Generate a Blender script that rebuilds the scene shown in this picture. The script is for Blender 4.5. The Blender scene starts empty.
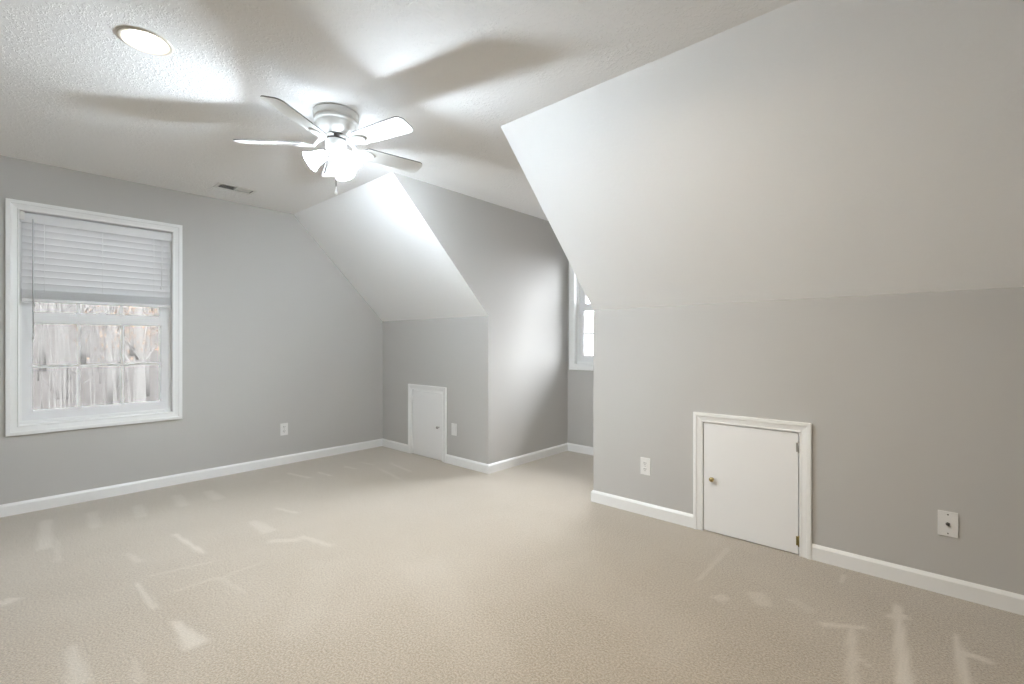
import bpy, bmesh, math, random
from mathutils import Vector, Matrix
from mathutils.geometry import tessellate_polygon

random.seed(7)
C = bpy.context.scene.collection
S = bpy.context.scene
PI = math.pi

# ------------------------------------------------------------------ camera, world, exposure
CAMZ = 1.17
cam = bpy.data.cameras.new('camera')
cam.sensor_width = 36.0
cam.lens = 469.15 * 36.0 / 1024.0
cam.shift_y = 0.0006
cam.clip_start = 0.02
cam.clip_end = 400
camo = bpy.data.objects.new('camera', cam)
camo.location = (0, 0, CAMZ)
camo.rotation_euler = (PI / 2, 0, math.radians(42.007))
C.objects.link(camo)
S.camera = camo

w = bpy.data.worlds.new('overcast_sky')
S.world = w
w.use_nodes = True
bg = w.node_tree.nodes['Background']
bg.inputs[0].default_value = (0.89, 0.945, 1.0, 1)
SKY = 36.0                                # overcast zenith radiance; the horizon is a third of it
wt = w.node_tree
_tc = wt.nodes.new('ShaderNodeTexCoord'); _sx = wt.nodes.new('ShaderNodeSeparateXYZ')
_mr = wt.nodes.new('ShaderNodeMapRange')
_mr.inputs['From Min'].default_value = 0.0; _mr.inputs['From Max'].default_value = 1.0
_mr.inputs['To Min'].default_value = SKY / 3; _mr.inputs['To Max'].default_value = SKY
wt.links.new(_tc.outputs['Generated'], _sx.inputs[0])
wt.links.new(_sx.outputs['Z'], _mr.inputs['Value'])
wt.links.new(_mr.outputs['Result'], bg.inputs[1])

S.view_settings.view_transform = 'Standard'
S.view_settings.look = 'None'
S.view_settings.gamma = 1.0
S.view_settings.use_curve_mapping = False
S.view_settings.exposure = 0.41
S.cycles.max_bounces = 14
S.cycles.diffuse_bounces = 9
S.cycles.transparent_max_bounces = 20
S.cycles.sample_clamp_indirect = 8
S.cycles.caustics_reflective = False
S.cycles.caustics_refractive = False

BULB = 3100.0        # the three fan bulbs
CAN = (40.0, 780.0)   # recessed light lenses: the visible one, then the added unseen one

# ------------------------------------------------------------------ room dimensions
XW, XR = -4.653, 1.65            # window wall, opposite gable
YK, YC = 2.974, 1.977            # knee wall, ceiling/slope line
YO, YOK = -0.857, -1.854         # the same on the other side of the ridge
H, K = 2.425, 1.410              # flat ceiling, knee wall top
X1, X2, YD = -2.962, -1.870, 4.191   # dormer cheeks and dormer back wall
BBH, BBT = 0.083, 0.014

# ------------------------------------------------------------------ materials
def nodes(name):
    m = bpy.data.materials.new(name)
    m.use_nodes = True
    nt = m.node_tree
    return m, nt, nt.nodes['Principled BSDF']

def N(nt, t, **kw):
    n = nt.nodes.new(t)
    for k, v in kw.items():
        if hasattr(n, k): setattr(n, k, v)
        else: n.inputs[k.replace('_', ' ')].default_value = v
    return n

def plain(name, col, rough=0.5, metal=0.0, spec=0.4, bump=0.0, scale=200.0, var=0.0):
    m, nt, b = nodes(name)
    b.inputs['Base Color'].default_value = (*col, 1)
    b.inputs['Roughness'].default_value = rough
    b.inputs['Metallic'].default_value = metal
    b.inputs['Specular IOR Level'].default_value = spec
    tc = N(nt, 'ShaderNodeTexCoord')
    no = N(nt, 'ShaderNodeTexNoise', Scale=scale, Detail=3.0)
    nt.links.new(tc.outputs['Object'], no.inputs['Vector'])
    if bump:
        bp = N(nt, 'ShaderNodeBump', Strength=bump, Distance=0.002)
        nt.links.new(no.outputs['Fac'], bp.inputs['Height'])
        nt.links.new(bp.outputs['Normal'], b.inputs['Normal'])
    if var:
        hs = N(nt, 'ShaderNodeHueSaturation', Color=(*col, 1))
        mr = N(nt, 'ShaderNodeMapRange')
        mr.inputs['To Min'].default_value = 1 - var
        mr.inputs['To Max'].default_value = 1 + var
        nt.links.new(no.outputs['Fac'], mr.inputs['Value'])
        nt.links.new(mr.outputs['Result'], hs.inputs['Value'])
        nt.links.new(hs.outputs['Color'], b.inputs['Base Color'])
    return m

def mat_ceiling(name, strength):
    m, nt, b = nodes(name)
    b.inputs['Base Color'].default_value = (0.89, 0.89, 0.89, 1)
    b.inputs['Roughness'].default_value = 0.85
    b.inputs['Specular IOR Level'].default_value = 0.15
    tc = N(nt, 'ShaderNodeTexCoord')
    n1 = N(nt, 'ShaderNodeTexNoise', Scale=60.0, Detail=3.0, Roughness=0.6)
    n2 = N(nt, 'ShaderNodeTexNoise', Scale=3.0, Detail=2.0)
    nt.links.new(tc.outputs['Object'], n1.inputs['Vector'])
    nt.links.new(tc.outputs['Object'], n2.inputs['Vector'])
    ramp = N(nt, 'ShaderNodeValToRGB')
    ramp.color_ramp.elements[0].position = 0.50
    ramp.color_ramp.elements[1].position = 0.60
    nt.links.new(n1.outputs['Fac'], ramp.inputs['Fac'])
    mul = N(nt, 'ShaderNodeMath', operation='MULTIPLY')
    mr = N(nt, 'ShaderNodeMapRange')
    mr.inputs['From Min'].default_value = 0.35
    mr.inputs['From Max'].default_value = 0.65
    mr.inputs['To Min'].default_value = 0.15
    nt.links.new(n2.outputs['Fac'], mr.inputs['Value'])
    nt.links.new(ramp.outputs['Color'], mul.inputs[0])
    nt.links.new(mr.outputs['Result'], mul.inputs[1])
    bp = N(nt, 'ShaderNodeBump', Strength=strength, Distance=0.004)
    nt.links.new(mul.outputs[0], bp.inputs['Height'])
    nt.links.new(bp.outputs['Normal'], b.inputs['Normal'])
    return m

def mat_carpet():
    m, nt, b = nodes('beige_carpet')
    b.inputs['Roughness'].default_value = 1.0
    b.inputs['Specular IOR Level'].default_value = 0.05
    b.inputs['Sheen Weight'].default_value = 0.6
    b.inputs['Sheen Roughness'].default_value = 0.6
    tc = N(nt, 'ShaderNodeTexCoord')
    fine = N(nt, 'ShaderNodeTexNoise', Scale=125.0, Detail=3.0, Roughness=0.75)
    soft = N(nt, 'ShaderNodeTexNoise', Scale=2.2, Detail=5.0, Roughness=0.6)
    for n in (fine, soft): nt.links.new(tc.outputs['Object'], n.inputs['Vector'])
    at = N(nt, 'ShaderNodeAttribute', attribute_name='nap')
    c1 = N(nt, 'ShaderNodeValToRGB')
    e = c1.color_ramp.elements
    e[0].position, e[0].color = 0.34, (0.198, 0.153, 0.099, 1)
    e[1].position, e[1].color = 0.68, (0.515, 0.436, 0.335, 1)
    nt.links.new(fine.outputs['Fac'], c1.inputs['Fac'])
    # brushed pile: large soft patches plus the vacuum marks stored on the mesh
    mr = N(nt, 'ShaderNodeMapRange')
    mr.inputs['From Min'].default_value = 0.3
    mr.inputs['From Max'].default_value = 0.7
    mr.inputs['To Min'].default_value = 0.0
    mr.inputs['To Max'].default_value = 0.14
    nt.links.new(soft.outputs['Fac'], mr.inputs['Value'])
    add = N(nt, 'ShaderNodeMath', operation='ADD', use_clamp=True)
    nt.links.new(mr.outputs['Result'], add.inputs[0])
    nt.links.new(at.outputs['Fac'], add.inputs[1])
    mx = N(nt, 'ShaderNodeMix', data_type='RGBA')
    nt.links.new(add.outputs[0], mx.inputs[0])
    nt.links.new(c1.outputs['Color'], mx.inputs[6])
    mx.inputs[7].default_value = (0.68, 0.62, 0.54, 1)
    nt.links.new(mx.outputs[2], b.inputs['Base Color'])
    bp = N(nt, 'ShaderNodeBump', Strength=0.7, Distance=0.006)
    nt.links.new(fine.outputs['Fac'], bp.inputs['Height'])
    nt.links.new(bp.outputs['Normal'], b.inputs['Normal'])
    return m

def mat_glass(name, haze, tint=(1, 1, 1)):
    m = bpy.data.materials.new(name)
    m.use_nodes = True
    nt = m.node_tree
    nt.nodes.clear()
    out = N(nt, 'ShaderNodeOutputMaterial')
    tr = N(nt, 'ShaderNodeBsdfTransparent', Color=(*tint, 1))
    tl = N(nt, 'ShaderNodeBsdfTranslucent', Color=(0.9, 0.9, 0.9, 1))
    gl = N(nt, 'ShaderNodeBsdfGlossy', Roughness=0.02)
    fr = N(nt, 'ShaderNodeFresnel', IOR=1.25)
    m1 = N(nt, 'ShaderNodeMixShader', Fac=haze)
    m2 = N(nt, 'ShaderNodeMixShader')
    nt.links.new(tr.outputs[0], m1.inputs[1]); nt.links.new(tl.outputs[0], m1.inputs[2])
    nt.links.new(fr.outputs[0], m2.inputs[0])
    nt.links.new(m1.outputs[0], m2.inputs[1]); nt.links.new(gl.outputs[0], m2.inputs[2])
    nt.links.new(m2.outputs[0], out.inputs[0])
    return m

def mat_shade():
    m = bpy.data.materials.new('frosted_shade_glass')
    m.use_nodes = True
    nt = m.node_tree
    nt.nodes.clear()
    out = N(nt, 'ShaderNodeOutputMaterial')
    tr = N(nt, 'ShaderNodeBsdfTransparent', Color=(1, 1, 1, 1))
    tl = N(nt, 'ShaderNodeBsdfTranslucent', Color=(0.95, 0.97, 1, 1))
    df = N(nt, 'ShaderNodeBsdfDiffuse', Color=(0.9, 0.92, 0.95, 1))
    m0 = N(nt, 'ShaderNodeMixShader', Fac=0.12)
    m1 = N(nt, 'ShaderNodeMixShader', Fac=0.87)
    nt.links.new(tl.outputs[0], m0.inputs[1]); nt.links.new(df.outputs[0], m0.inputs[2])
    nt.links.new(tr.outputs[0], m1.inputs[1]); nt.links.new(m0.outputs[0], m1.inputs[2])
    nt.links.new(m1.outputs[0], out.inputs[0])
    return m

def mat_emit(name, col, s):
    m = bpy.data.materials.new(name)
    m.use_nodes = True
    nt = m.node_tree
    nt.nodes.clear()
    out = N(nt, 'ShaderNodeOutputMaterial')
    em = N(nt, 'ShaderNodeEmission', Color=(*col, 1), Strength=s)
    nt.links.new(em.outputs[0], out.inputs[0])
    return m

def mat_blind():
    m, nt, b = nodes('white_faux_wood')
    b.inputs['Base Color'].default_value = (0.74, 0.74, 0.745, 1)
    b.inputs['Roughness'].default_value = 0.45
    tc = N(nt, 'ShaderNodeTexCoord')
    mp = N(nt, 'ShaderNodeMapping', Scale=(30, 1.5, 30))
    no = N(nt, 'ShaderNodeTexNoise', Scale=6.0, Detail=3.0)
    nt.links.new(tc.outputs['Object'], mp.inputs[0]); nt.links.new(mp.outputs[0], no.inputs['Vector'])
    bp = N(nt, 'ShaderNodeBump', Strength=0.15, Distance=0.001)
    nt.links.new(no.outputs['Fac'], bp.inputs['Height'])
    nt.links.new(bp.outputs['Normal'], b.inputs['Normal'])
    return m

M = {
    'wall': plain('grey_wall_paint', (0.520, 0.506, 0.486), 0.7, spec=0.25, bump=0.08, scale=260),
    'ceil': mat_ceiling('knockdown_ceiling_paint', 0.55),
    'slope': mat_ceiling('lightly_textured_slope_paint', 0.24),
    'trim': plain('white_trim_paint', (0.85, 0.85, 0.84), 0.35, spec=0.4, bump=0.03, scale=120),
    'door': plain('white_door_paint', (0.85, 0.845, 0.84), 0.4, spec=0.35, bump=0.03, scale=90),
    'carpet': mat_carpet(),
    'vinyl': plain('white_vinyl', (0.80, 0.80, 0.80), 0.4, bump=0.02),
    'blind': mat_blind(),
    'cord': plain('blind_cord', (0.70, 0.70, 0.69), 0.8),
    'greycord': plain('grey_wand_plastic', (0.50, 0.50, 0.50), 0.4),
    'glass': mat_glass('clear_window_glass', 0.0),
    'glareglass': mat_glass('glare_haze_glass', 0.03),  # translucent haze in the panes stands in for glare
    'screen': mat_glass('dimming_screen_mesh', 0.0, (0.5, 0.5, 0.5)),  # grey tint added to dim the daylight and view outside
    'gapshade': plain('dark_sash_gap', (0.07, 0.07, 0.07), 0.8),  # dark colour for the shaded gap between sash and jamb
    'jamb': plain('gap_shade_jamb', (0.16, 0.15, 0.14), 0.8),  # jamb darkened to paint shade into the door gaps
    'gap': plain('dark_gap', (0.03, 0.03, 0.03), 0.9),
    'duct': plain('dark_duct', (0.015, 0.015, 0.016), 0.8),
    'brass': plain('polished_brass', (0.62, 0.50, 0.25), 0.25, metal=1.0),
    'oldbrass': plain('tarnished_brass', (0.30, 0.25, 0.10), 0.35, metal=1.0),
    'nickel': plain('satin_nickel', (0.42, 0.41, 0.38), 0.3, metal=1.0),
    'chain': plain('grey_bead_chain', (0.10, 0.10, 0.10), 0.6, metal=0.0),
    'darkmetal': plain('dark_steel', (0.10, 0.09, 0.085), 0.4, metal=0.6),
    'plate': plain('white_wall_plate_plastic', (0.78, 0.77, 0.75), 0.3),
    'slot': plain('outlet_slot_black', (0.02, 0.02, 0.02), 0.7),
    'fan': plain('white_fan_enamel', (0.80, 0.80, 0.78), 0.3),
    'fanedge': plain('grey_blade_edge', (0.26, 0.255, 0.25), 0.6),
    'shade': mat_shade(),
    'bulb': mat_emit('fan_bulb_glow', (0.80, 0.905, 1.0), BULB),
    'can0': mat_emit('recessed_lens_glow', (1.0, 0.88, 0.70), CAN[0]),
    'can1': mat_emit('recessed_lens_glow', (1.0, 0.86, 0.66), CAN[1]),  # lens of the added light that brightens the right side
    'canring': plain('white_recessed_trim', (0.80, 0.76, 0.68), 0.35),
    'bark': plain('pale_grey_bark', (0.20, 0.187, 0.172), 0.9, bump=0.6, scale=14, var=0.35),
    'tanleaf': plain('dry_tan_leaves', (0.40, 0.23, 0.12), 0.8, var=0.3, scale=3),
    'litter': plain('leaf_litter', (0.048, 0.040, 0.034), 0.95, var=0.9, scale=5.0),
}

# ------------------------------------------------------------------ mesh helpers
class MB:
    """collects shapes in world or local coordinates and links them as one mesh object"""
    def __init__(self):
        self.bm = bmesh.new(); self.mi = 0
    def _faces(self, fs):
        for f in fs: f.material_index = self.mi
    def box(self, c, s, rot=None, bevel=0.0):
        r = bmesh.ops.create_cube(self.bm, size=1.0)
        vs = r['verts']
        for v in vs: v.co = Vector((v.co.x * s[0], v.co.y * s[1], v.co.z * s[2]))
        fs = list({f for v in vs for f in v.link_faces})
        self._faces(fs)
        if bevel:
            es = list({e for v in vs for e in v.link_edges})
            rb = bmesh.ops.bevel(self.bm, geom=es, offset=bevel, segments=2, profile=0.7, affect='EDGES')
            self._faces(rb['faces'])
            vs = list({v for f in rb['faces'] for v in f.verts} | {v for v in vs if v.is_valid})
        mt = Matrix.Translation(Vector(c)) @ (rot.to_4x4() if rot else Matrix())
        for v in vs: v.co = mt @ v.co
        return self
    def span(self, a, b, bevel=0.0):
        c = [(p + q) / 2 for p, q in zip(a, b)]
        return self.box(c, [abs(q - p) for p, q in zip(a, b)], None, bevel)
    def lathe(self, prof, c=(0, 0, 0), axis=(0, 0, 1), seg=40, cap=False, phase=0.0, wave=None):
        ax = Vector(axis).normalized()
        u = ax.orthogonal().normalized(); v2 = ax.cross(u)
        rings = []
        for r, z in prof:
            ring = []
            for i in range(seg):
                a = phase + 2 * PI * i / seg
                rr = r
                ring.append(self.bm.verts.new(Vector(c) + ax * z + (u * math.cos(a) + v2 * math.sin(a)) * rr))
            rings.append(ring)
        for p, q in zip(rings, rings[1:]):
            for i in range(seg):
                f = self.bm.faces.new((p[i], p[(i + 1) % seg], q[(i + 1) % seg], q[i]))
                f.material_index = self.mi; f.smooth = True
        if cap:
            for ring in (rings[0], rings[-1]):
                f = self.bm.faces.new(ring); f.material_index = self.mi
        return self
    def tube(self, pts, rad, seg=10, cap=True):
        pts = [Vector(p) for p in pts]
        rads = rad if isinstance(rad, (list, tuple)) else [rad] * len(pts)
        rings = []
        ref = None
        for i, p in enumerate(pts):
            d = (pts[min(i + 1, len(pts) - 1)] - pts[max(i - 1, 0)]).normalized()
            if ref is None: ref = d.orthogonal().normalized()
            ref = (ref - d * ref.dot(d)).normalized()
            b = d.cross(ref)
            rings.append([self.bm.verts.new(p + (ref * math.cos(2 * PI * k / seg) + b * math.sin(2 * PI * k / seg)) * rads[i]) for k in range(seg)])
        for p, q in zip(rings, rings[1:]):
            for i in range(seg):
                f = self.bm.faces.new((p[i], p[(i + 1) % seg], q[(i + 1) % seg], q[i]))
                f.material_index = self.mi; f.smooth = True
        if cap:
            for ring in (rings[0], rings[-1]):
                f = self.bm.faces.new(ring); f.material_index = self.mi
        return self
    def sphere(self, c, r, seg=20, sc=(1, 1, 1)):
        rr = bmesh.ops.create_uvsphere(self.bm, u_segments=seg, v_segments=max(8, seg // 2), radius=r)
        for v in rr['verts']:
            v.co = Vector(c) + Vector((v.co.x * sc[0], v.co.y * sc[1], v.co.z * sc[2]))
        for f in {f for v in rr['verts'] for f in v.link_faces}:
            f.material_index = self.mi; f.smooth = True
        return self
    def poly(self, outer, holes=()):
        """flat polygon with holes, given as 3-D points"""
        loops = [[Vector(p) for p in outer]] + [[Vector(p) for p in h] for h in holes]
        vs = [self.bm.verts.new(p) for l in loops for p in l]
        for t in tessellate_polygon(loops):
            f = self.bm.faces.new([vs[i] for i in t]); f.material_index = self.mi
        return self
    def extrude_outline(self, pts, d):
        """closed 3-D outline, extruded along d, capped"""
        a = [self.bm.verts.new(Vector(p)) for p in pts]
        b = [self.bm.verts.new(Vector(p) + Vector(d)) for p in pts]
        n = len(a)
        for i in range(n):
            f = self.bm.faces.new((a[i], a[(i + 1) % n], b[(i + 1) % n], b[i])); f.material_index = self.mi
        f = self.bm.faces.new(a[::-1]); f.material_index = self.mi
        f = self.bm.faces.new(b); f.material_index = self.mi
        return self
    def sweep(self, path, prof, closed=False, up=(0, 0, 1), flip=1):
        """mitred sweep of a closed profile (outward, up) along a path; outward is left of travel times flip"""
        P = [Vector(p) for p in path]; U = Vector(up); n = len(P)
        rings = []
        for i in range(n):
            if closed: d0 = (P[i] - P[i - 1]).normalized(); d1 = (P[(i + 1) % n] - P[i]).normalized()
            else:
                d0 = (P[i] - P[max(i - 1, 0)]).normalized() if i else (P[1] - P[0]).normalized()
                d1 = (P[i + 1] - P[i]).normalized() if i < n - 1 else d0
            n0 = U.cross(d0) * flip; n1 = U.cross(d1) * flip
            m = (n0 + n1); m = m / (1 + n0.dot(n1))
            rings.append([self.bm.verts.new(P[i] + m * o + U * z) for o, z in prof])
        pairs = list(zip(rings, rings[1:])) + ([(rings[-1], rings[0])] if closed else [])
        k = len(prof)
        for p, q in pairs:
            for i in range(k):
                f = self.bm.faces.new((p[i], p[(i + 1) % k], q[(i + 1) % k], q[i])); f.material_index = self.mi
        if not closed:
            for ring in (rings[0], rings[-1]):
                f = self.bm.faces.new(ring); f.material_index = self.mi
        return self
    def mesh(self, name, mats, recalc=True):
        if recalc: bmesh.ops.recalc_face_normals(self.bm, faces=self.bm.faces)
        me = bpy.data.meshes.new(name)
        self.bm.to_mesh(me); self.bm.free()
        for m in (mats if isinstance(mats, (list, tuple)) else [mats]): me.materials.append(m)
        return me
    def build(self, name, mats, parent=None, loc=None, recalc=True):
        o = bpy.data.objects.new(name, self.mesh(name, mats, recalc))
        C.objects.link(o)
        if parent is not None:
            o.parent = parent
            o.location = (0, 0, 0) if loc is None else loc
        elif loc is not None: o.location = loc
        return o

def tag(o, label=None, cat=None, group=None, kind=None):
    if label: o['label'] = label
    if cat: o['category'] = cat
    if group: o['group'] = group
    if kind: o['kind'] = kind
    return o

def empty(name, loc):
    o = bpy.data.objects.new(name, None)
    o.empty_display_size = 0.1
    o.location = loc
    C.objects.link(o)
    return o

def structure(o, label=None, cat=None):
    return tag(o, label, cat, kind='structure')

# ------------------------------------------------------------------ shell
W1 = dict(a=0.130, b=0.996, z0=0.604, z1=2.076, o=0.066)         # left window clear opening (y range)
W2 = dict(a=-2.865, b=-1.967, z0=0.945, z1=2.130, o=0.066)       # dormer window clear opening (x range)
D1 = dict(a=-4.088, b=-3.595, z1=0.675, o=0.058)                 # left access door
D2 = dict(a=-1.070, b=-0.552, z1=0.675, o=0.058)                 # right access door
FAN = (-2.434, 1.265)
CANS = [(-2.440, 0.432), (-0.85, 1.25)]  # second one added out of view to light the right side

def wall(name, pts, holes=(), mat='wall', label=None):
    return structure(MB().poly(pts, holes).build(name, M[mat]), label, 'wall' if mat == 'wall' else 'ceiling')

def rect(f, a, b, c, d): return [f(a, c), f(b, c), f(b, d), f(a, d)]

gable = lambda x: [(x, YOK, 0), (x, YK, 0), (x, YK, K), (x, YC, H), (x, YO, H), (x, YOK, K)]
wall('wall_left', gable(XW), [rect(lambda y, z: (XW, y, z), W1['a'], W1['b'], W1['z0'], W1['z1'])],
     label='grey gable wall holding the blinded window')
wall('wall_right', gable(XR), label='grey gable wall behind the camera')
dh = lambda D: rect(lambda x, z: (x, YK, z), D['a'] - 0.004, D['b'] + 0.004, 0.0, D['z1'] + 0.004)
def kneewall(name, x0, x1, D, label):
    a, b, t = D['a'] - 0.004, D['b'] + 0.004, D['z1'] + 0.004
    wall(name, [(x0, YK, 0), (a, YK, 0), (a, YK, t), (b, YK, t), (b, YK, 0), (x1, YK, 0), (x1, YK, K), (x0, YK, K)], label=label)
kneewall('wall_knee', XW, X1, D1, 'short grey knee wall left of the dormer')
kneewall('wall_knee', X2, XR, D2, 'long grey knee wall right of the dormer')
wall('wall_back', [(XW, YOK, 0), (XR, YOK, 0), (XR, YOK, K), (XW, YOK, K)], label='grey knee wall behind the camera')
cheek = lambda x: [(x, YK, 0), (x, YD, 0), (x, YD, H), (x, YC, H), (x, YK, K)]
wall('wall_dormer_left', cheek(X1), label='pale grey left side wall of the dormer')
wall('wall_dormer_right', cheek(X2), label='right side wall of the dormer')
wall('wall_dormer_back', rect(lambda x, z: (x, YD, z), X1, X2, 0, H),
     [rect(lambda x, z: (x, YD, z), W2['a'], W2['b'], W2['z0'], W2['z1'])], label='grey end wall of the dormer under its window')
circ = lambda c, r, n=40: [(c[0] + r * math.cos(2 * PI * i / n), c[1] + r * math.sin(2 * PI * i / n), H) for i in range(n)]
VENT = dict(x0=-4.285, x1=-4.178, y0=1.215, y1=1.455)
wall('ceiling', [(XW, YO, H), (XR, YO, H), (XR, YC, H), (X2, YC, H), (X2, YD, H), (X1, YD, H), (X1, YC, H), (XW, YC, H)],
     [circ(c, 0.078) for c in CANS] + [[(VENT['x0'], VENT['y0'], H), (VENT['x1'], VENT['y0'], H), (VENT['x1'], VENT['y1'], H), (VENT['x0'], VENT['y1'], H)]],
     'ceil', 'flat white textured ceiling')
wall('ceiling_slope', [(XW, YC, H), (X1, YC, H), (X1, YK, K), (XW, YK, K)], (), 'slope', 'white sloped ceiling left of the dormer')
wall('ceiling_slope', [(X2, YC, H), (XR, YC, H), (XR, YK, K), (X2, YK, K)], (), 'slope', 'white sloped ceiling right of the dormer')
wall('ceiling_slope', [(XW, YO, H), (XR, YO, H), (XR, YOK, K), (XW, YOK, K)], (), 'slope', 'white sloped ceiling behind the camera')

# ------------------------------------------------------------------ carpeted floor with vacuum marks
# mark: (x0, y0, x1, y1, width at start, width at end, strength)
def smooth(t):
    t = max(0.0, min(1.0, t)); return t * t * (3 - 2 * t)
F_ = Vector((-0.66922, 0.74306)); R_ = Vector((0.74306, 0.66922))
def fl(px, py):
    """floor point under a place read off the photograph"""
    d = 469.15 * CAMZ / (py - 342.55)
    p = F_ * d + R_ * ((px - 512) / 469.15 * d)
    return p.x, p.y
marks_px = [
    (46, 520, 45, 549, 8, 12, .30), (57, 540, 58, 562, 3, 5, .16), (174, 534, 204, 553, 3, 4, .38), (137, 583, 154, 609, 3, 6, .34),
    (174, 620, 197, 646, 2, 22, .42), (72, 645, 80, 686, 5, 20, .30), (0, 606, 14, 598, 8, 16, .34), (133, 660, 140, 684, 4, 8, .18),
    (92, 512, 95, 528, 8, 9, .20), (137, 505, 142, 517, 8, 10, .20), (176, 495, 184, 506, 8, 10, .20), (207, 491, 220, 499, 8, 10, .20),
    (252, 521, 270, 532, 8, 14, .22), (268, 541, 300, 540, 8, 8, .22), (300, 536, 332, 546, 6, 5, .22), (127, 553, 140, 562, 4, 6, .20),
    (215, 580, 262, 562, 3, 2, .16), (172, 592, 218, 577, 3, 5, .16), (150, 576, 215, 561, 3, 2, .16), (218, 577, 245, 592, 4, 2, .14),
    (288, 473, 310, 478, 3, 3, .28), (318, 472, 332, 476, 3, 3, .26), (344, 466, 356, 469, 2, 3, .24), (360, 462, 374, 465, 2, 2, .2),
    (276, 508, 298, 513, 3, 3, .24), (390, 463, 412, 472, 2, 3, .2), (378, 468, 400, 479, 2, 3, .2),
    (270, 482, 280, 481, 3, 3, .2),
    (852, 626, 852, 690, 5, 11, .24), (820, 624, 868, 628, 7, 5, .24), (897, 604, 905, 690, 5, 14, .34), (886, 616, 908, 617, 6, 8, .30),
    (892, 607, 899, 607, 2, 2, .3), (956, 634, 968, 690, 4, 10, .32), (958, 650, 992, 663, 10, 8, .32), (855, 655, 870, 668, 2, 2, .24),
    (716, 600, 726, 596, 12, 10, .18), (755, 592, 765, 606, 16, 16, .16), (697, 580, 728, 548, 2, 3, .16), (790, 598, 812, 612, 10, 12, .10),
    (845, 575, 842, 583, 3, 2, .2), (560, 560, 690, 650, 60, 80, .05), (420, 560, 500, 684, 40, 60, .06), (290, 640, 330, 560, 30, 40, .06),
]
MARKS = []
for ax, ay, bx_, by_, wa, wb, s in marks_px:
    p0, p1 = fl(ax, ay), fl(bx_, by_)
    d0, d1 = CAMZ / (ay - 342.55), CAMZ / (by_ - 342.55)
    MARKS.append((Vector(p0), Vector(p1), wa * d0 / 2, wb * d1 / 2, s * (1.7 if ax > 690 else 1.15)))
def nap(x, y):
    v = 0.0
    q = Vector((x, y))
    for a, b, wa, wb, s in MARKS:
        d = b - a; L = d.length
        t = (q - a).dot(d) / (L * L)
        if t < -0.3 or t > 1.3: continue
        tc = max(0.0, min(1.0, t))
        wd = wa + (wb - wa) * tc
        e = abs((q - a).cross(d)) / L if False else abs((q.x - a.x) * d.y - (q.y - a.y) * d.x) / L
        if e > wd * 1.6 + 0.02: continue
        k = 1 - smooth((e - wd * 0.6) / (wd * 0.7 + 0.006))
        ends = (smooth(t / 0.12 + 0.5) if t < 0.12 else 1) * (smooth((1 - t) / 0.12 + 0.5) if t > 0.88 else 1)
        v = max(v, k * ends * s)
    return v

def make_floor():
    bm = bmesh.new()
    lay = bm.verts.layers.float.new('nap')
    st = 0.0175
    def patch(x0, x1, y0, y1, fine):
        nx = max(1, int((x1 - x0) / (st if fine else 0.3))); ny = max(1, int((y1 - y0) / (st if fine else 0.3)))
        g = []
        for j in range(ny + 1):
            row = []
            for i in range(nx + 1):
                x = x0 + (x1 - x0) * i / nx; y = y0 + (y1 - y0) * j / ny
                v = bm.verts.new((x, y, 0)); v[lay] = nap(x, y) if fine else 0.0
                row.append(v)
            g.append(row)
        for j in range(ny):
            for i in range(nx):
                bm.faces.new((g[j][i], g[j][i + 1], g[j + 1][i + 1], g[j + 1][i]))
    patch(XW, 0.45, 0.0, YK, True)
    patch(0.45, XR, YOK, YK, False)
    patch(XW, 0.45, YOK, 0.0, False)
    patch(X1, X2, YK, YD, False)
    # strips that carry the carpet under the access doors
    for D in (D1, D2): patch(D['a'] - 0.004, D['b'] + 0.004, YK, YK + 0.06, False)
    me = bpy.data.meshes.new('floor'); bm.to_mesh(me); bm.free()
    me.materials.append(M['carpet'])
    o = bpy.data.objects.new('floor', me); C.objects.link(o)
    structure(o, 'beige wall to wall carpet with vacuum marks', 'carpet')
make_floor()

# ------------------------------------------------------------------ baseboards
bbprof = [(0, 0), (BBT, 0), (BBT, BBH - 0.016), (BBT - 0.003, BBH - 0.010), (BBT - 0.008, BBH - 0.003), (BBT - 0.011, BBH), (0, BBH)]
def baseboard(name, path, label):
    # travelling so that the room is on the left
    o = MB().sweep([(x, y, 0) for x, y in path], bbprof).build(name, M['trim'])
    structure(o, label, 'baseboard')
baseboard('baseboard_left', [(D1['a'] - D1['o'] - 0.001, YK), (XW, YK), (XW, YOK), (XR, YOK), (XR, YK), (D2['b'] + D2['o'] + 0.001, YK)],
          'white baseboard along the window wall and around to the right access door')
baseboard('baseboard_dormer', [(D2['a'] - D2['o'] - 0.001, YK), (X2, YK), (X2, YD), (X1, YD), (X1, YK), (D1['b'] + D1['o'] + 0.001, YK)],
          'white baseboard wrapping the dormer between the two access doors')

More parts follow.
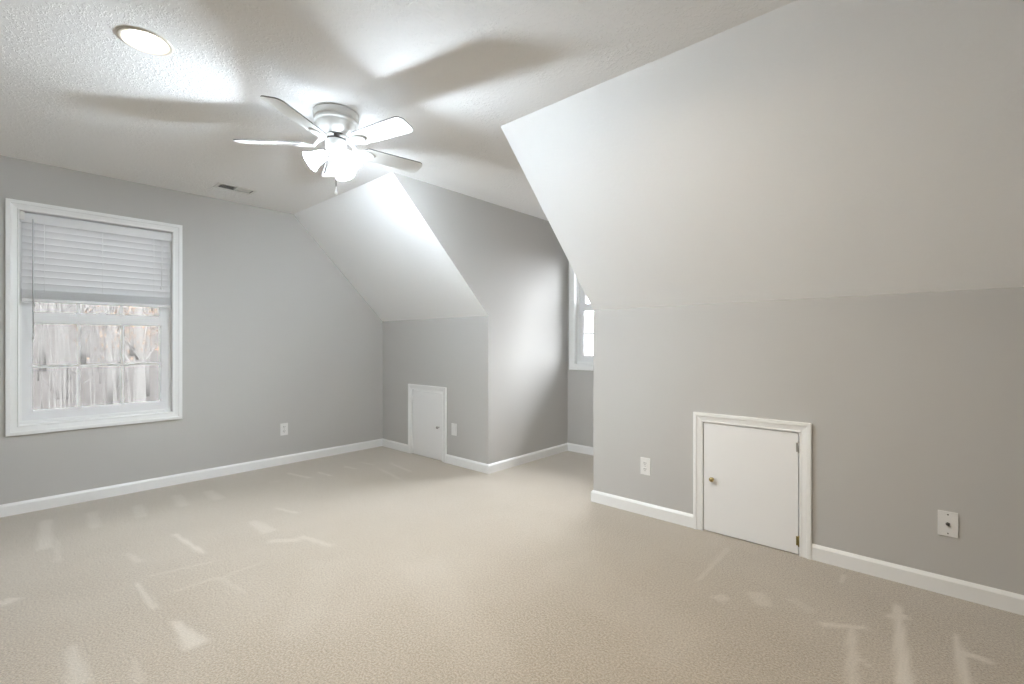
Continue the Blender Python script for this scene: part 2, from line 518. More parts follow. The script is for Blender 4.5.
# ------------------------------------------------------------------ casing (moulded picture frame)
def casing_prof(w, t):
    # (outward from opening, off the wall)
    return [(0, 0), (0, t * 0.55), (w * 0.12, t * 0.72), (w * 0.17, t * 0.50), (w * 0.34, t * 0.58), (w * 0.60, t * 0.78), (w * 0.66, t * 0.98), (w * 0.80, t), (w * 0.96, t), (w, t * 0.90), (w, 0)]
def casing(m, frame, a, b, z0, z1, w, t, open_bottom=False):
    """frame(u, v, n) maps wall coordinates and distance into the room to 3-D"""
    prof = casing_prof(w, t)
    corners = [(a, z0), (a, z1), (b, z1), (b, z0)]
    sgn = [(-1, -1), (-1, 1), (1, 1), (1, -1)]
    rings = []
    for (u, v), (su, sv) in zip(corners, sgn):
        if open_bottom and sv < 0: sv = 0
        rings.append([m.bm.verts.new(Vector(frame(u + su * o, v + sv * o, n))) for o, n in prof])
    pairs = list(zip(rings, rings[1:])) + ([] if open_bottom else [(rings[-1], rings[0])])
    for p, q in pairs:
        for i in range(len(prof)):
            m.bm.faces.new((p[i], p[(i + 1) % len(prof)], q[(i + 1) % len(prof)], q[i]))
    if open_bottom:
        m.bm.faces.new(rings[0]); m.bm.faces.new(rings[-1])
    return m

# ------------------------------------------------------------------ access doors
def access_door(name, D, hinge_side, knob_x, label, knobmat, hinge_mats):
    root = empty(name, ((D['a'] + D['b']) / 2, YK, 0))
    structure(root, label, 'door')
    cx = (D['a'] + D['b']) / 2
    fr = lambda u, v, n: (u - cx, -n, v)
    m = MB()
    casing(m, fr, D['a'] - 0.001, D['b'] + 0.001, 0.0, D['z1'] + 0.001, D['o'], 0.019, True)
    m.build('door_casing', M['trim'], root)
    # jamb lining and back plate, coloured dark as shade in the door gaps
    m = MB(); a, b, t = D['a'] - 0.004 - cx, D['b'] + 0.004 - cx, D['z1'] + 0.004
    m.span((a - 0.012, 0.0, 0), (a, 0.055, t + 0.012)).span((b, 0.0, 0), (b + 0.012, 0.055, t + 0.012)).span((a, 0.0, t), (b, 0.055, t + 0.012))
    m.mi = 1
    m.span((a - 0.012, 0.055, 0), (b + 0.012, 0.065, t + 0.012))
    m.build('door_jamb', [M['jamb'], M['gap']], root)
    # flat slab, face just behind the casing
    g0, g1 = (0.0065, 0.0040) if hinge_side < 0 else (0.0040, 0.0065)
    slab = MB().span((D['a'] - cx + g0 - 0.002, -0.004, 0.006), (D['b'] - cx - g1 + 0.002, 0.026, D['z1'] - 0.003), 0.0015).build('door_panel', M['door'], root)
    # small round knob on a stem
    kx = knob_x - cx
    m = MB().lathe([(0.0001, 0), (0.0085, 0), (0.0085, 0.002), (0.0045, 0.0035), (0.0045, 0.012), (0.0090, 0.015), (0.0135, 0.020), (0.0145, 0.0255), (0.0115, 0.0315), (0.0055, 0.0342), (0.0001, 0.035)],
                   (kx, -0.004, 0.332), (0, -1, 0), 24)
    m.build('door_knob', M[knobmat], slab)
    hx = (D['a'] if hinge_side < 0 else D['b']) - cx
    for z, hm in ((0.594, hinge_mats[0]), (0.079, hinge_mats[1])):
        m = MB().tube([(hx - hinge_side * 0.001, -0.0075, z - 0.026), (hx - hinge_side * 0.001, -0.0075, z + 0.026)], 0.0042, 12)
        m.span((hx - hinge_side * 0.002, -0.0055, z - 0.025), (hx - hinge_side * 0.015, -0.0035, z + 0.025))
        for dz in (-0.0275, 0.0275): m.sphere((hx - hinge_side * 0.001, -0.0075, z + dz), 0.0042, 10)
        h = m.build('hinge', M[hm], root)
        if hm == 'oldbrass': h['label'] = 'tarnished brass lower hinge'
    return root
access_door('door_1', D1, -1, -3.648, 'small white attic access door in the short knee wall left of the dormer', 'nickel', ('trim', 'trim'))
access_door('door_2', D2, 1, -1.014, 'larger white attic access door in the long knee wall right of the dormer', 'brass', ('nickel', 'oldbrass'))

# ------------------------------------------------------------------ windows
def double_hung(root, fr, a, b, z0, z1, w, glassmat, sill_label=None, meet=None):
    """fr(u, v, n) with n into the room (negative is outward)"""
    V = lambda m, u0, u1, v0, v1, n0, n1, bev=0.0: m.extrude_outline([fr(u0, v0, n0), fr(u1, v0, n0), fr(u1, v1, n0), fr(u0, v1, n0)], Vector(fr(0, 0, n1)) - Vector(fr(0, 0, n0)))
    m = MB(); casing(m, fr, a, b, z0, z1, w, 0.019); m.build('window_casing', M['trim'], root)
    # jamb box through the wall thickness
    m = MB(); t = 0.014
    for (u0, u1, v0, v1) in ((a - t, a, z0 - t, z1 + t), (b, b + t, z0 - t, z1 + t), (a, b, z1, z1 + t), (a, b, z0 - t, z0)):
        V(m, u0, u1, v0, v1, 0.001, -0.16)
    # parting stops
    for (u0, u1, v0, v1) in ((a, a + 0.012, z0, z1), (b - 0.012, b, z0, z1)):
        V(m, u0, u1, v0, v1, -0.050, -0.060)
    V(m, a, b, z0, z0 + 0.020, -0.045, -0.16)
    m.build('window_jamb', M['trim'], root)
    mid = meet
    # (bottom, top, depth front, depth back, bottom rail, top rail)
    for nm, v0, v1, n0, n1, rb, rt in (('upper_sash', mid - 0.015, z1 - 0.002, -0.100, -0.132, 0.040, 0.045), ('lower_sash', z0 + 0.020, mid + 0.040, -0.064, -0.096, 0.058, 0.070)):
        u0, u1 = a + 0.004, b - 0.004; st = 0.054
        m = MB()
        V(m, u0, u0 + st, v0, v1, n0, n1); V(m, u1 - st, u1, v0, v1, n0, n1)
        V(m, u0 + st, u1 - st, v0, v0 + rb, n0, n1); V(m, u0 + st, u1 - st, v1 - rt, v1, n0, n1)
        # inner glazing bead
        for (p0, p1, q0, q1) in ((u0 + st, u0 + st + 0.008, v0 + rb, v1 - rt), (u1 - st - 0.008, u1 - st, v0 + rb, v1 - rt),
                                 (u0 + st, u1 - st, v0 + rb, v0 + rb + 0.008), (u0 + st, u1 - st, v1 - rt - 0.008, v1 - rt)):
            V(m, p0, p1, q0, q1, n0 - 0.006, n1 + 0.006)
        sash = m.build(nm, M['vinyl'], root)
        g = MB(); nc = (n0 + n1) / 2
        V(g, u0 + st - 0.004, u1 - st + 0.004, v0 + rb - 0.004, v1 - rt + 0.004, nc + 0.002, nc - 0.002)
        g.build('glass_pane', M[glassmat], sash)
        gr = MB(); w0, w1, h0, h1 = u0 + st, u1 - st, v0 + rb, v1 - rt
        for k in (1, 2): V(gr, w0 + (w1 - w0) * k / 3 - 0.008, w0 + (w1 - w0) * k / 3 + 0.008, h0, h1, nc + 0.006, nc + 0.003)
        V(gr, w0, w1, (h0 + h1) / 2 - 0.008, (h0 + h1) / 2 + 0.008, nc + 0.0065, nc + 0.0025)
        gr.build('muntin_grid', M['vinyl'], sash)
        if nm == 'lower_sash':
            ws = MB()  # dark strips standing in for shade beside the sash
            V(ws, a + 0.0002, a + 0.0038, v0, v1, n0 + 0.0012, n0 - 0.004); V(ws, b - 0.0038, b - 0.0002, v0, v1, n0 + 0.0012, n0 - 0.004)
            ws.build('sash_gap_shade', M['gapshade'], root)
            lk = MB(); c = (u0 + u1) / 2
            V(lk, c - 0.03, c + 0.03, v1, v1 + 0.010, n0 - 0.004, n1 + 0.006)
            V(lk, c - 0.008, c + 0.020, v1 + 0.010, v1 + 0.018, n0 + 0.002, n0 - 0.018)
            lk.build('sash_lock', M['vinyl'], sash)
yc1 = (W1['a'] + W1['b']) / 2; xc2 = (W2['a'] + W2['b']) / 2
win1 = structure(empty('window_1', (XW, yc1, W1['z0'])), 'white double hung window with raised blind in the left wall', 'window')
double_hung(win1, lambda u, v, n: (n, u - yc1, v - W1['z0']), W1['a'], W1['b'], W1['z0'], W1['z1'], W1['o'], 'glareglass', meet=1.345)
win2 = structure(empty('window_2', (xc2, YD, W2['z0'])), 'white window in the dormer, half hidden behind the knee wall corner', 'window')
double_hung(win2, lambda u, v, n: (u - xc2, -n, v - W2['z0']), W2['a'], W2['b'], W2['z0'], W2['z1'], W2['o'], 'glass', meet=1.545)

m = MB()  # full-height screen, added to dim what comes through the window
for (y0, y1, z0, z1) in ((0.006, 0.020, 0.02, 1.466), (0.846, 0.860, 0.02, 1.466), (0.020, 0.846, 0.02, 0.034), (0.020, 0.846, 1.452, 1.466)):
    m.span((-0.150, y0 + W1['a'] - yc1, z0), (-0.140, y1 + W1['a'] - yc1, z1))
m.mi = 1
m.span((-0.1455, 0.020 + W1['a'] - yc1, 0.034), (-0.1445, 0.846 + W1['a'] - yc1, 1.452))
m.build('dimming_insect_screen', [M['vinyl'], M['screen']], win1)

# window openings guide the sky light into the room
def portal(name, loc, rot, sx, sy):
    l = bpy.data.lights.new(name, 'AREA'); l.shape = 'RECTANGLE'; l.size = sx; l.size_y = sy
    l.cycles.is_portal = True
    o = bpy.data.objects.new(name, l); o.location = loc; o.rotation_euler = rot; C.objects.link(o)
portal('window_daylight', (XW - 0.165, yc1, (W1['z0'] + W1['z1']) / 2), (0, -PI / 2, 0), W1['z1'] - W1['z0'], W1['b'] - W1['a'])
portal('dormer_daylight', (xc2, YD + 0.165, (W2['z0'] + W2['z1']) / 2), (-PI / 2, 0, 0), W2['b'] - W2['a'], W2['z1'] - W2['z0'])

# ------------------------------------------------------------------ blind in the left window
def make_blind():
    root = tag(empty('window_blind', (XW, yc1, W1['z1'])), 'white faux wood blind raised halfway in the left window', 'blind')
    a, b = W1['a'] - yc1 + 0.006, W1['b'] - yc1 - 0.006
    zt = -0.010
    MB().span((-0.052, a, zt - 0.045), (-0.014, b, zt)).build('headrail', M['blind'], root)
    MB().span((-0.012, a - 0.002, zt - 0.066), (-0.002, b + 0.002, zt - 0.001), 0.002).build('valance', M['blind'], root)
    MB().span((-0.056, a - 0.005, zt - 0.052), (0.002, a + 0.018, zt + 0.006), 0.002).build('mounting_bracket', M['plate'], root)
    n = 10; z0, z1 = zt - 0.082, 1.565 - W1['z1']
    tl = math.radians(-62)
    xs = -0.032
    for i in range(n):
        z = z0 + (z1 - z0) * i / (n - 1)
        m = MB(); pr = []
        for s in range(7):                       # gently crowned slat section
            t = -1 + 2 * s / 6
            q = Vector((t * 0.025, 0, 0.0030 * (1 - t * t)))
            q = Matrix.Rotation(tl, 3, 'Y') @ q
            pr.append((q.x, q.z))
        nrm = Vector((math.sin(tl), math.cos(tl)))
        outl = [(x + xs, a + 0.004, z + zz) for x, zz in pr] + [(x + xs - nrm.x * 0.0026, a + 0.004, z + zz - nrm.y * 0.0026) for x, zz in reversed(pr)]
        m.extrude_outline(outl, (0, b - a - 0.008, 0))
        m.build('slat', M['blind'], root)
    zs = 1.540 - W1['z1']
    for i in range(15):                          # gathered slats, resting on the bottom rail
        z = zs - i * 0.0042
        MB().span((-0.058 + 0.001 * (i % 2), a + 0.004, z - 0.0026), (-0.007 + 0.001 * (i % 3), b - 0.004, z)).build('gathered_slat', M['blind'], root)
    MB().span((-0.060, a + 0.003, zs - 15 * 0.0042 - 0.021), (-0.006, b - 0.003, zs - 15 * 0.0042), 0.003).build('bottom_rail', M['blind'], root)
    for y in (a + 0.115, 0.0, b - 0.115):
        m = MB()
        m.tube([(-0.004, y, zt - 0.05), (-0.004, y, zs - 0.01)], 0.0010, 6).tube([(-0.060, y, zt - 0.05), (-0.060, y, zs - 0.01)], 0.0010, 6)
        m.build('ladder_cord', M['cord'], root)
    m = MB().tube([(0.004, a + 0.058, zt - 0.04), (0.006, a + 0.060, 1.235 - W1['z1'])], 0.0035, 8)
    m.tube([(0.006, a + 0.060, 1.235 - W1['z1']), (0.006, a + 0.060, 1.195 - W1['z1'])], [0.0035, 0.0055], 8)
    m.build('tilt_wand', M['greycord'], root)
    m = MB().tube([(0.003, b - 0.064, zt - 0.05), (0.004, b - 0.068, 1.62 - W1['z1'])], 0.0014, 6).tube([(0.003, b - 0.056, zt - 0.05), (0.004, b - 0.066, 1.62 - W1['z1'])], 0.0014, 6)
    m.lathe([(0.0015, 0.02), (0.005, 0.012), (0.006, 0), (0.003, -0.008)], (0.004, b - 0.067, 1.605 - W1['z1']), seg=12)
    m.build('lift_cord', M['cord'], root)
make_blind()

# ------------------------------------------------------------------ ceiling fan
def make_fan():
    root = tag(empty('ceiling_fan', (FAN[0], FAN[1], H)), 'white five blade ceiling fan with three lit glass shades', 'ceiling fan')
    MB().lathe([(0.0001, 0), (0.100, 0), (0.100, -0.006)], seg=48).build('mounting_plate', M['darkmetal'], root)
    MB().lathe([(0.101, -0.004), (0.1165, -0.005), (0.1185, -0.012), (0.1185, -0.034), (0.1165, -0.039), (0.1125, -0.041), (0.1125, -0.046), (0.1155, -0.050),
                (0.1155, -0.056), (0.1100, -0.060), (0.1040, -0.062), (0.1040, -0.068), (0.1010, -0.074), (0.0960, -0.090), (0.0880, -0.104), (0.0760, -0.114), (0.0600, -0.119), (0.0001, -0.119)],
               seg=64).build('motor_housing', M['fan'], root)
    MB().lathe([(0.048, -0.118), (0.048, -0.150), (0.0001, -0.150)], seg=32).build('rotor_hub', M['darkmetal'], root)
    bx_, by_ = 0.0, 0.0
    th0 = math.radians(-132.16)
    pitch = math.radians(14.0)
    zb = 2.250 - H
    for k in range(5):
        th = th0 + k * 2 * PI / 5
        # blade, local x outward, y left; right hand side is raised
        rt_, rr, hw, hr = 0.520, 0.150, 0.0600, 0.0500
        out = []
        for i in range(9):                                          # rounded root
            a = PI / 2 + PI * i / 8
            out.append((rr + 0.020 + 0.020 * math.cos(a), hr * math.sin(a)))
        cr = 0.036
        for sgn in (-1, 1):
            for i in range(7):
                a = -PI / 2 + (PI / 2) * i / 6 if sgn < 0 else (PI / 2) * i / 6
                cy_ = sgn * (hw - cr)
                out.append((rt_ - cr + cr * math.cos(a), cy_ + cr * math.sin(a)))
        m = MB()
        bot = [m.bm.verts.new((x, y, -0.003)) for x, y in out]
        top = [m.bm.verts.new((x, y, 0.003)) for x, y in out]
        nn = len(out)
        m.bm.faces.new(bot[::-1]); m.bm.faces.new(top)
        for i in range(nn):
            f = m.bm.faces.new((bot[i], bot[(i + 1) % nn], top[(i + 1) % nn], top[i])); f.material_index = 1
        rotm = Matrix.Rotation(th, 4, 'Z') @ Matrix.Translation((0, 0, zb)) @ Matrix.Rotation(-pitch, 4, 'X')
        for v in m.bm.verts: v.co = rotm @ v.co
        blade = m.build('blade', [M['fan'], M['fanedge']], root)
        # blade iron: arm from the rotor to an ornate oval plate under the blade root
        m = MB()
        ro = Matrix.Rotation(th, 4, 'Z')
        rin = ro @ Matrix.Translation((0, 0, zb)) @ Matrix.Rotation(-pitch, 4, 'X')
        prof = []
        for i in range(28):
            a = 2 * PI * i / 28
            ex, ey = 0.055 * math.cos(a), 0.031 * math.sin(a) * (1 - 0.18 * math.cos(a))
            prof.append((0.172 + ex, ey))
        loops = []
        for zz, sc in ((-0.0035, 1.0), (-0.0075, 1.0), (-0.0115, 0.80)):
            loops.append([m.bm.verts.new(rin @ Vector((0.172 + (x - 0.172) * sc, y * sc, zz))) for x, y in prof])
        for p, q in zip(loops, loops[1:]):
            for i in range(28): m.bm.faces.new((p[i], p[(i + 1) % 28], q[(i + 1) % 28], q[i])).smooth = True
        m.bm.faces.new(loops[0]); m.bm.faces.new(loops[-1])
        pts = [(0.044, 0, -0.136), (0.070, 0, -0.138), (0.095, 0, -0.152), (0.118, 0, zb - 0.008), (0.150, 0, zb - 0.010)]
        secs = []
        for (x, y, z), hw_, ht in zip(pts, (0.015, 0.014, 0.012, 0.016, 0.022), (0.005, 0.005, 0.005, 0.004, 0.003)):
            secs.append([m.bm.verts.new(ro @ Vector((x, sy * hw_, z + sz * ht - (0.25 * sy * hw_ if x > 0.11 else 0)))) for sy, sz in ((-1, -1), (1, -1), (1, 1), (-1, 1))])
        for p, q in zip(secs, secs[1:]):
            for i in range(4): m.bm.faces.new((p[i], p[(i + 1) % 4], q[(i + 1) % 4], q[i]))
        m.bm.faces.new(secs[0]); m.bm.faces.new(secs[-1])
        m.build('blade_iron', M['fan'], blade)
    # switch housing and fitter below the rotor
    MB().lathe([(0.0001, -0.150), (0.052, -0.151), (0.056, -0.156), (0.056, -0.190), (0.053, -0.199), (0.044, -0.206), (0.040, -0.209), (0.0001, -0.209)], seg=40).build('switch_housing', M['fan'], root)
    fit = MB().lathe([(0.040, -0.208), (0.041, -0.213), (0.036, -0.221), (0.032, -0.236), (0.026, -0.252), (0.017, -0.262), (0.008, -0.267), (0.0001, -0.268)], seg=36)
    Fd = math.atan2(0.74306, -0.66922)
    dirs = [Fd, Fd + 2 * PI / 3, Fd - 2 * PI / 3]
    for a in dirs:
        d = Vector((math.cos(a), math.sin(a), 0))
        fit.tube([d * 0.028 + Vector((0, 0, -0.226)), d * 0.046 + Vector((0, 0, -0.224)), d * 0.058 + Vector((0, 0, -0.234))], [0.011, 0.011, 0.013], 12)
    fit.build('light_fitter', M['fan'], root)
    for a in dirs:
        d = Vector((math.cos(a), math.sin(a), 0))
        ax = (d * 0.80 - Vector((0, 0, 0.60))).normalized()
        o = d * 0.054 + Vector((0, 0, -0.230))
        sh = MB()
        prof = [(0.0145, 0.004), (0.0220, 0.010), (0.0270, 0.022), (0.0310, 0.038), (0.0350, 0.056), (0.0400, 0.074), (0.0475, 0.090), (0.0550, 0.100)]
        sh.lathe(prof + [(r - 0.0025, z) for r, z in reversed(prof)], o, ax, 36)
        s = sh.build('lamp_shade', M['shade'], root)
        s['label'] = 'frosted bell glass shade, glowing'
        bl = MB().lathe([(0.0001, 0.032), (0.010, 0.033), (0.012, 0.042), (0.019, 0.052), (0.0235, 0.066), (0.0225, 0.078), (0.016, 0.088), (0.0001, 0.093)], o, ax, 20)
        bl.build('bulb', M['bulb'], s)
    # pull chains: a white one with a fob, a short dark one
    nd = Vector((0.66922, -0.74306, 0)); rd = Vector((0.74306, 0.66922, 0))
    p = nd * 0.034 + rd * 0.013
    m = MB().tube([p + Vector((0, 0, -0.222)), p + nd * 0.004 + Vector((0, 0, -0.240)), p + nd * 0.004 + Vector((0, 0, -0.420))], 0.0021, 6)
    ch = m.build('pull_chain', M['chain'], root)
    q = p + nd * 0.004
    MB().lathe([(0.0015, -0.412), (0.0030, -0.418), (0.0035, -0.432), (0.0060, -0.440), (0.0085, -0.450), (0.0090, -0.456), (0.0060, -0.461), (0.0001, -0.463)], (q.x, q.y, 0), seg=16).build('chain_fob', M['fan'], ch)
    p2 = nd * 0.062 - rd * 0.026
    m = MB().tube([p2 * 0.62 + Vector((0, 0, -0.216)), p2 + Vector((0, 0, -0.285))], 0.0010, 6)
    m.tube([p2 + Vector((0, 0, -0.285)), p2 - rd * 0.004 + Vector((0, 0, -0.310)), p2 - rd * 0.014 + Vector((0, 0, -0.350))], 0.0030, 8)
    c2 = m.build('pull_chain', M['darkmetal'], root)
    c2['label'] = 'short dark pull chain'
make_fan()

# ------------------------------------------------------------------ recessed lights, the second added out of view as fill
for i, (x, y) in enumerate(CANS):
    r = tag(empty('recessed_light', (x, y, H)), ('round lit recessed ceiling light left of the fan', 'added unseen recessed ceiling light brightening the right half of the room')[i], 'ceiling light')
    MB().lathe([(0.078, 0.001), (0.094, -0.0005), (0.095, -0.003), (0.090, -0.006), (0.080, -0.0065), (0.077, -0.003), (0.068, 0.014), (0.056, 0.026), (0.053, 0.034), (0.053, 0.036), (0.078, 0.036), (0.078, 0.001)], seg=48).build('trim_ring', M['canring'], r)
    MB().lathe([(0.0001, 0.004), (0.024, 0.007), (0.040, 0.017), (0.0500, 0.030), (0.0525, 0.035), (0.0001, 0.035)], seg=36).build('lens', M['can%d' % i], r)

# ------------------------------------------------------------------ ceiling air vent
def make_vent():
    v = VENT
    cx, cy = (v['x0'] + v['x1']) / 2, (v['y0'] + v['y1']) / 2
    hx, hy = (v['x1'] - v['x0']) / 2, (v['y1'] - v['y0']) / 2
    r = tag(empty('air_vent', (cx, cy, H)), 'small white ceiling air vent near the left wall, half its louvers dark', 'vent')
    m = MB(); f = 0.020
    for a, b in (((-hx - f, -hy - f), (-hx, hy + f)), ((hx, -hy - f), (hx + f, hy + f)), ((-hx, -hy - f), (hx, -hy)), ((-hx, hy), (hx, hy + f))):
        m.span((a[0], a[1], -0.005), (b[0], b[1], 0.0))
    m.span((-hx, -0.004, -0.005), (hx, 0.004, 0.010))
    m.build('vent_frame', M['fan'], r)
    m = MB()
    m.span((-hx - 0.002, -hy - 0.002, 0.07), (hx + 0.002, hy + 0.002, 0.075))
    for a, b in (((-hx - 0.004, -hy), (-hx, hy)), ((hx, -hy), (hx + 0.004, hy)), ((-hx, -hy - 0.004), (hx, -hy)), ((-hx, hy), (hx, hy + 0.004))):
        m.span((a[0], a[1], 0.0005), (b[0], b[1], 0.072))
    m.build('duct_box', M['duct'], r)
    for half in (-1, 1):
        n = 8
        for i in range(n):
            y = half * (0.010 + (hy - 0.016) * (i + 0.5) / n)
            # one bank stands open, the other is turned to face the room
            rot = Matrix.Rotation(math.radians(-50 if half < 0 else 55), 3, 'X')
            MB().box((0, y, 0.004), (2 * hx, 0.0012, 0.014), rot).build('louver', M['fan'], r)
make_vent()

# ------------------------------------------------------------------ wall plates
def plate_frame(kind):
    if kind == 'left': return lambda u, v, n: Vector((n, u, v))
    return lambda u, v, n: Vector((u, -n, v))
def wall_plate(name, loc, fr, label, cat, style):
    root = tag(empty(name, loc), label, cat)
    def bx(m, u0, u1, v0, v1, n0, n1, bev=0.0):
        p, q = fr(u0, v0, n0), fr(u1, v1, n1)
        m.span([min(a, b) for a, b in zip(p, q)], [max(a, b) for a, b in zip(p, q)], bev)
    ax = fr(0, 0, 1)
    m = MB(); bx(m, -0.035, 0.035, -0.0575, 0.0575, 0.0, 0.006, 0.002); m.build('cover_plate', M['plate'], root)
    if style == 'outlet':
        for s in (-1, 1):
            m = MB(); zc = s * 0.0200
            prof = [(0.0172, 0.0), (0.0172, 0.0015), (0.0155, 0.0022), (0.0001, 0.0022)]
            m.lathe(prof, fr(0, zc, 0.0058), ax, 28)
            f = m.build('receptacle', M['plate'], root)
            m = MB()
            bx(m, -0.0084, -0.0046, zc - 0.001, zc + 0.0085, 0.0070, 0.0084)
            bx(m, 0.0046, 0.0084, zc, zc + 0.0075, 0.0070, 0.0084)
            m.lathe([(0.0026, 0), (0.0026, 0.0014), (0.0001, 0.0014)], fr(0, zc - 0.0065, 0.0070), ax, 14)
            m.build('socket_slots', M['slot'], f)
        m = MB().lathe([(0.003, 0), (0.003, 0.0012), (0.0001, 0.0016)], fr(0, 0, 0.0058), ax, 14); m.build('screw', M['nickel'], root)
    elif style == 'rocker':
        m = MB(); bx(m, -0.0165, 0.0165, -0.033, 0.033, 0.0055, 0.0085, 0.001); m.build('insert', M['plate'], root)
        for s in (-1, 1):
            m = MB().lathe([(0.0028, 0), (0.0028, 0.001), (0.0001, 0.0014)], fr(0, s * 0.0415, 0.0058), ax, 14); m.build('screw', M['plate'], root)
    else:
        m = MB().lathe([(0.0085, 0.0), (0.0085, 0.0035)], fr(0, 0, 0.0055), ax, 6, cap=True)
        m.lathe([(0.0048, 0.003), (0.0048, 0.013), (0.0032, 0.013), (0.0032, 0.006), (0.0001, 0.006)], fr(0, 0, 0.0055), ax, 18)
        j = m.build('coaxial_jack', M['darkmetal'], root)
        for s in (-1, 1):
            m = MB().lathe([(0.0030, 0), (0.0030, 0.001), (0.0001, 0.0014)], fr(0, s * 0.0435, 0.0058), ax, 14); m.build('screw', M['darkmetal'], root)
wall_plate('wall_outlet', (XW, 1.887, 0.337), plate_frame('left'), 'white duplex outlet on the grey window wall', 'outlet', 'outlet')
wall_plate('wall_plate', (-3.424, YK, 0.337), plate_frame('knee'), 'plain white wall plate just right of the smaller access door', 'wall plate', 'rocker')
wall_plate('wall_outlet', (-1.458, YK, 0.331), plate_frame('knee'), 'white duplex outlet just left of the larger access door', 'outlet', 'outlet')
wall_plate('cable_plate', (0.046, YK, 0.329), plate_frame('knee'), 'white cable wall plate with dark round jack at the far right', 'wall plate', 'coax')

# ------------------------------------------------------------------ outside: leaf-strewn ground and bare woods
def terrain(x, y):  # hillside shaped to hide the sky from the left window
    t = max(0.0, (-18 - x) / 62.0); t = min(t, 1.2)
    return -3.2 + 10.0 * t * t * (3 - 2 * min(t, 1)) + 0.35 * math.sin(x * 0.31) * math.cos(y * 0.27) * min(1, t * 6)
def make_ground():
    m = MB(); xs = [-170, -130, -100] + [-90 + 4 * i for i in range(21)] + [0, 30, 120]; ys = [-140 + 8 * i for i in range(41)]
    g = [[m.bm.verts.new((x, y, terrain(x, y))) for x in xs] for y in ys]
    for j in range(len(ys) - 1):
        for i in range(len(xs) - 1): m.bm.faces.new((g[j][i], g[j][i + 1], g[j + 1][i + 1], g[j + 1][i])).smooth = True
    structure(m.build('ground', M['litter']), 'leaf covered ground in the woods outside, its rise added to block the sky', 'ground')
make_ground()

def tree_meshes(seed):
    rnd = random.Random(seed)
    hgt = rnd.uniform(11, 15); r0 = rnd.uniform(0.06, 0.15)
    lean = (rnd.uniform(-0.5, 0.5), rnd.uniform(-0.5, 0.5))
    P = lambda t: Vector((lean[0] * t * t + 0.12 * math.sin(5 * t + seed), lean[1] * t * t + 0.12 * math.cos(4 * t + seed), hgt * t))
    tr = MB().tube([P(i / 10) for i in range(11)], [r0 * (1.25 if i == 0 else 1 - 0.88 * i / 10) for i in range(11)], 9)
    br = MB().tube([P(i / 10) for i in range(2, 11)], [r0 * 0.5 * (1 - 0.88 * i / 10) for i in range(2, 11)], 5)
    for i in range(26):
        t = rnd.uniform(0.22, 0.96); a = rnd.uniform(0, 2 * PI); L = (1.1 - t) * rnd.uniform(0.9, 1.9)
        d = Vector((math.cos(a), math.sin(a), rnd.uniform(0.5, 1.1))).normalized()
        b0 = P(t); rr = r0 * (1 - 0.88 * t) * 0.42
        pts = [b0, b0 + d * L * 0.5 + Vector((0, 0, 0.05 * L)), b0 + d * L + Vector((0, 0, 0.22 * L))]
        br.tube(pts, [rr, rr * 0.55, rr * 0.15], 5)
        for j in range(4):
            s = pts[1].lerp(pts[2], rnd.random()) if j % 2 else pts[0].lerp(pts[1], rnd.uniform(0.5, 1))
            dd = (d + Vector((rnd.uniform(-0.9, 0.9), rnd.uniform(-0.9, 0.9), rnd.uniform(-0.1, 0.7)))).normalized()
            br.tube([s, s + dd * L * rnd.uniform(0.2, 0.45)], [rr * 0.35, rr * 0.08], 4)
    return tr.mesh('trunk', M['bark']), br.mesh('branches', M['bark']), P
TREES = [tree_meshes(s) for s in range(5)]
rnd = random.Random(21)
spots = []
for attempt in range(6000):
    if len(spots) >= 90: break
    d = rnd.uniform(15, 66) if len(spots) < 50 else rnd.uniform(26, 66); t = rnd.uniform(-0.06, 0.40)
    x, y = XW - d, 0.55 + t * (d + 4.6) * 0.75
    if (x + 17.5) ** 2 + (y - 3.1) ** 2 > 20 and all((x - p) ** 2 + (y - q) ** 2 > (1.7 + 0.01 * d) ** 2 for p, q in spots): spots.append((x, y))
for i, (x, y) in enumerate(spots):
    tm, bm_, _ = TREES[i % 5]
    r = tag(empty('bare_tree', (x, y, terrain(x, y) - 0.1)), 'bare grey tree in the woods outside the left window', 'tree', 'bare trees outside the left window')
    r.rotation_euler.z = rnd.uniform(0, 2 * PI); s = rnd.uniform(0.8, 1.15); r.scale = (s, s, s)
    for nm, me in (('trunk', tm), ('branches', bm_)):
        o = bpy.data.objects.new(nm, me); C.objects.link(o); o.parent = r
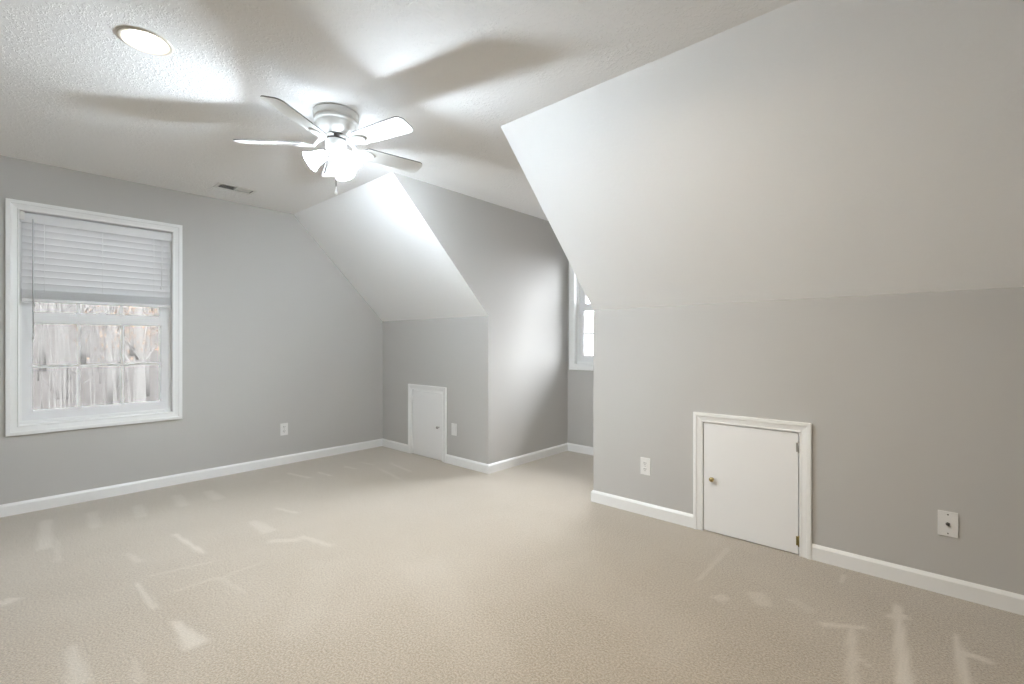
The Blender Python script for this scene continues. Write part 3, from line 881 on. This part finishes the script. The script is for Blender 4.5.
# slender saplings between the trees
def sapling_meshes(seed):
    rnd = random.Random(100 + seed)
    h = rnd.uniform(4.5, 7.5); r0 = rnd.uniform(0.022, 0.040); lx, ly = rnd.uniform(-0.4, 0.4), rnd.uniform(-0.4, 0.4)
    P = lambda t: Vector((lx * t * t, ly * t * t, h * t))
    tr = MB().tube([P(i / 6) for i in range(7)], [r0 * (1 - 0.85 * i / 6) for i in range(7)], 6)
    br = MB().tube([P(i / 6) for i in range(1, 7)], [r0 * 0.5 * (1 - 0.85 * i / 6) for i in range(1, 7)], 4)
    for i in range(12):
        t = rnd.uniform(0.25, 0.95); a = rnd.uniform(0, 2 * PI); L = rnd.uniform(0.3, 0.8) * (1.2 - t)
        d = Vector((math.cos(a), math.sin(a), rnd.uniform(0.7, 1.5))).normalized()
        br.tube([P(t), P(t) + d * L * 0.5, P(t) + d * L + Vector((0, 0, 0.1))], [r0 * 0.35, r0 * 0.22, r0 * 0.08], 4)
    return tr.mesh('trunk', M['bark']), br.mesh('branches', M['bark'])
SAPS = [sapling_meshes(k) for k in range(4)]
sap_spots = []
for attempt in range(6000):
    if len(sap_spots) >= 70: break
    d = rnd.uniform(9, 34); t = rnd.uniform(0.0, 0.24)
    x, y = XW - d, 0.1 + t * (d + 4.6)
    if (x + 17.5) ** 2 + (y - 3.1) ** 2 > 14 and all((x - p) ** 2 + (y - q) ** 2 > 0.9 for p, q in sap_spots) and all((x - p) ** 2 + (y - q) ** 2 > 1.2 for p, q in spots):
        sap_spots.append((x, y))
for i, (x, y) in enumerate(sap_spots):
    r = tag(empty('sapling', (x, y, terrain(x, y) - 0.05)), 'thin bare sapling in the woods outside the left window', 'sapling', 'saplings outside the left window')
    r.rotation_euler.z = rnd.uniform(0, 2 * PI)
    for nm, me in zip(('trunk', 'branches'), SAPS[i % 4]):
        o = bpy.data.objects.new(nm, me); C.objects.link(o); o.parent = r
# a tree still holding its dry tan leaves, seen at the right of the window
def leafy_tree(x, y):
    tm, bm_, P = TREES[2]
    r = tag(empty('tan_leaved_tree', (x, y, -3.2)), 'tree still holding dry orange tan leaves outside the left window', 'tree')
    for nm, me in (('trunk', tm), ('branches', bm_)):
        o = bpy.data.objects.new(nm, me); C.objects.link(o); o.parent = r
    m = MB(); rn = random.Random(5)
    for i in range(1800):
        t = rn.uniform(0.28, 0.62); a = rn.uniform(0, 2 * PI); rr = rn.uniform(0.2, 1.7)
        c = P(t) + Vector((math.cos(a) * rr, math.sin(a) * rr, rn.uniform(-0.3, 0.5)))
        u = Vector((rn.uniform(-1, 1), rn.uniform(-1, 1), rn.uniform(-1, 1))).normalized(); v = u.orthogonal().normalized()
        s = rn.uniform(0.02, 0.045)
        m.bm.faces.new([m.bm.verts.new(c + p) for p in (u * s, v * s * 0.6 + u * 0.01, -u * s, -v * s * 0.6 + u * 0.01)])
    o = m.build('leaves', M['tanleaf'], r, recalc=False)
leafy_tree(-17.5, 3.1)
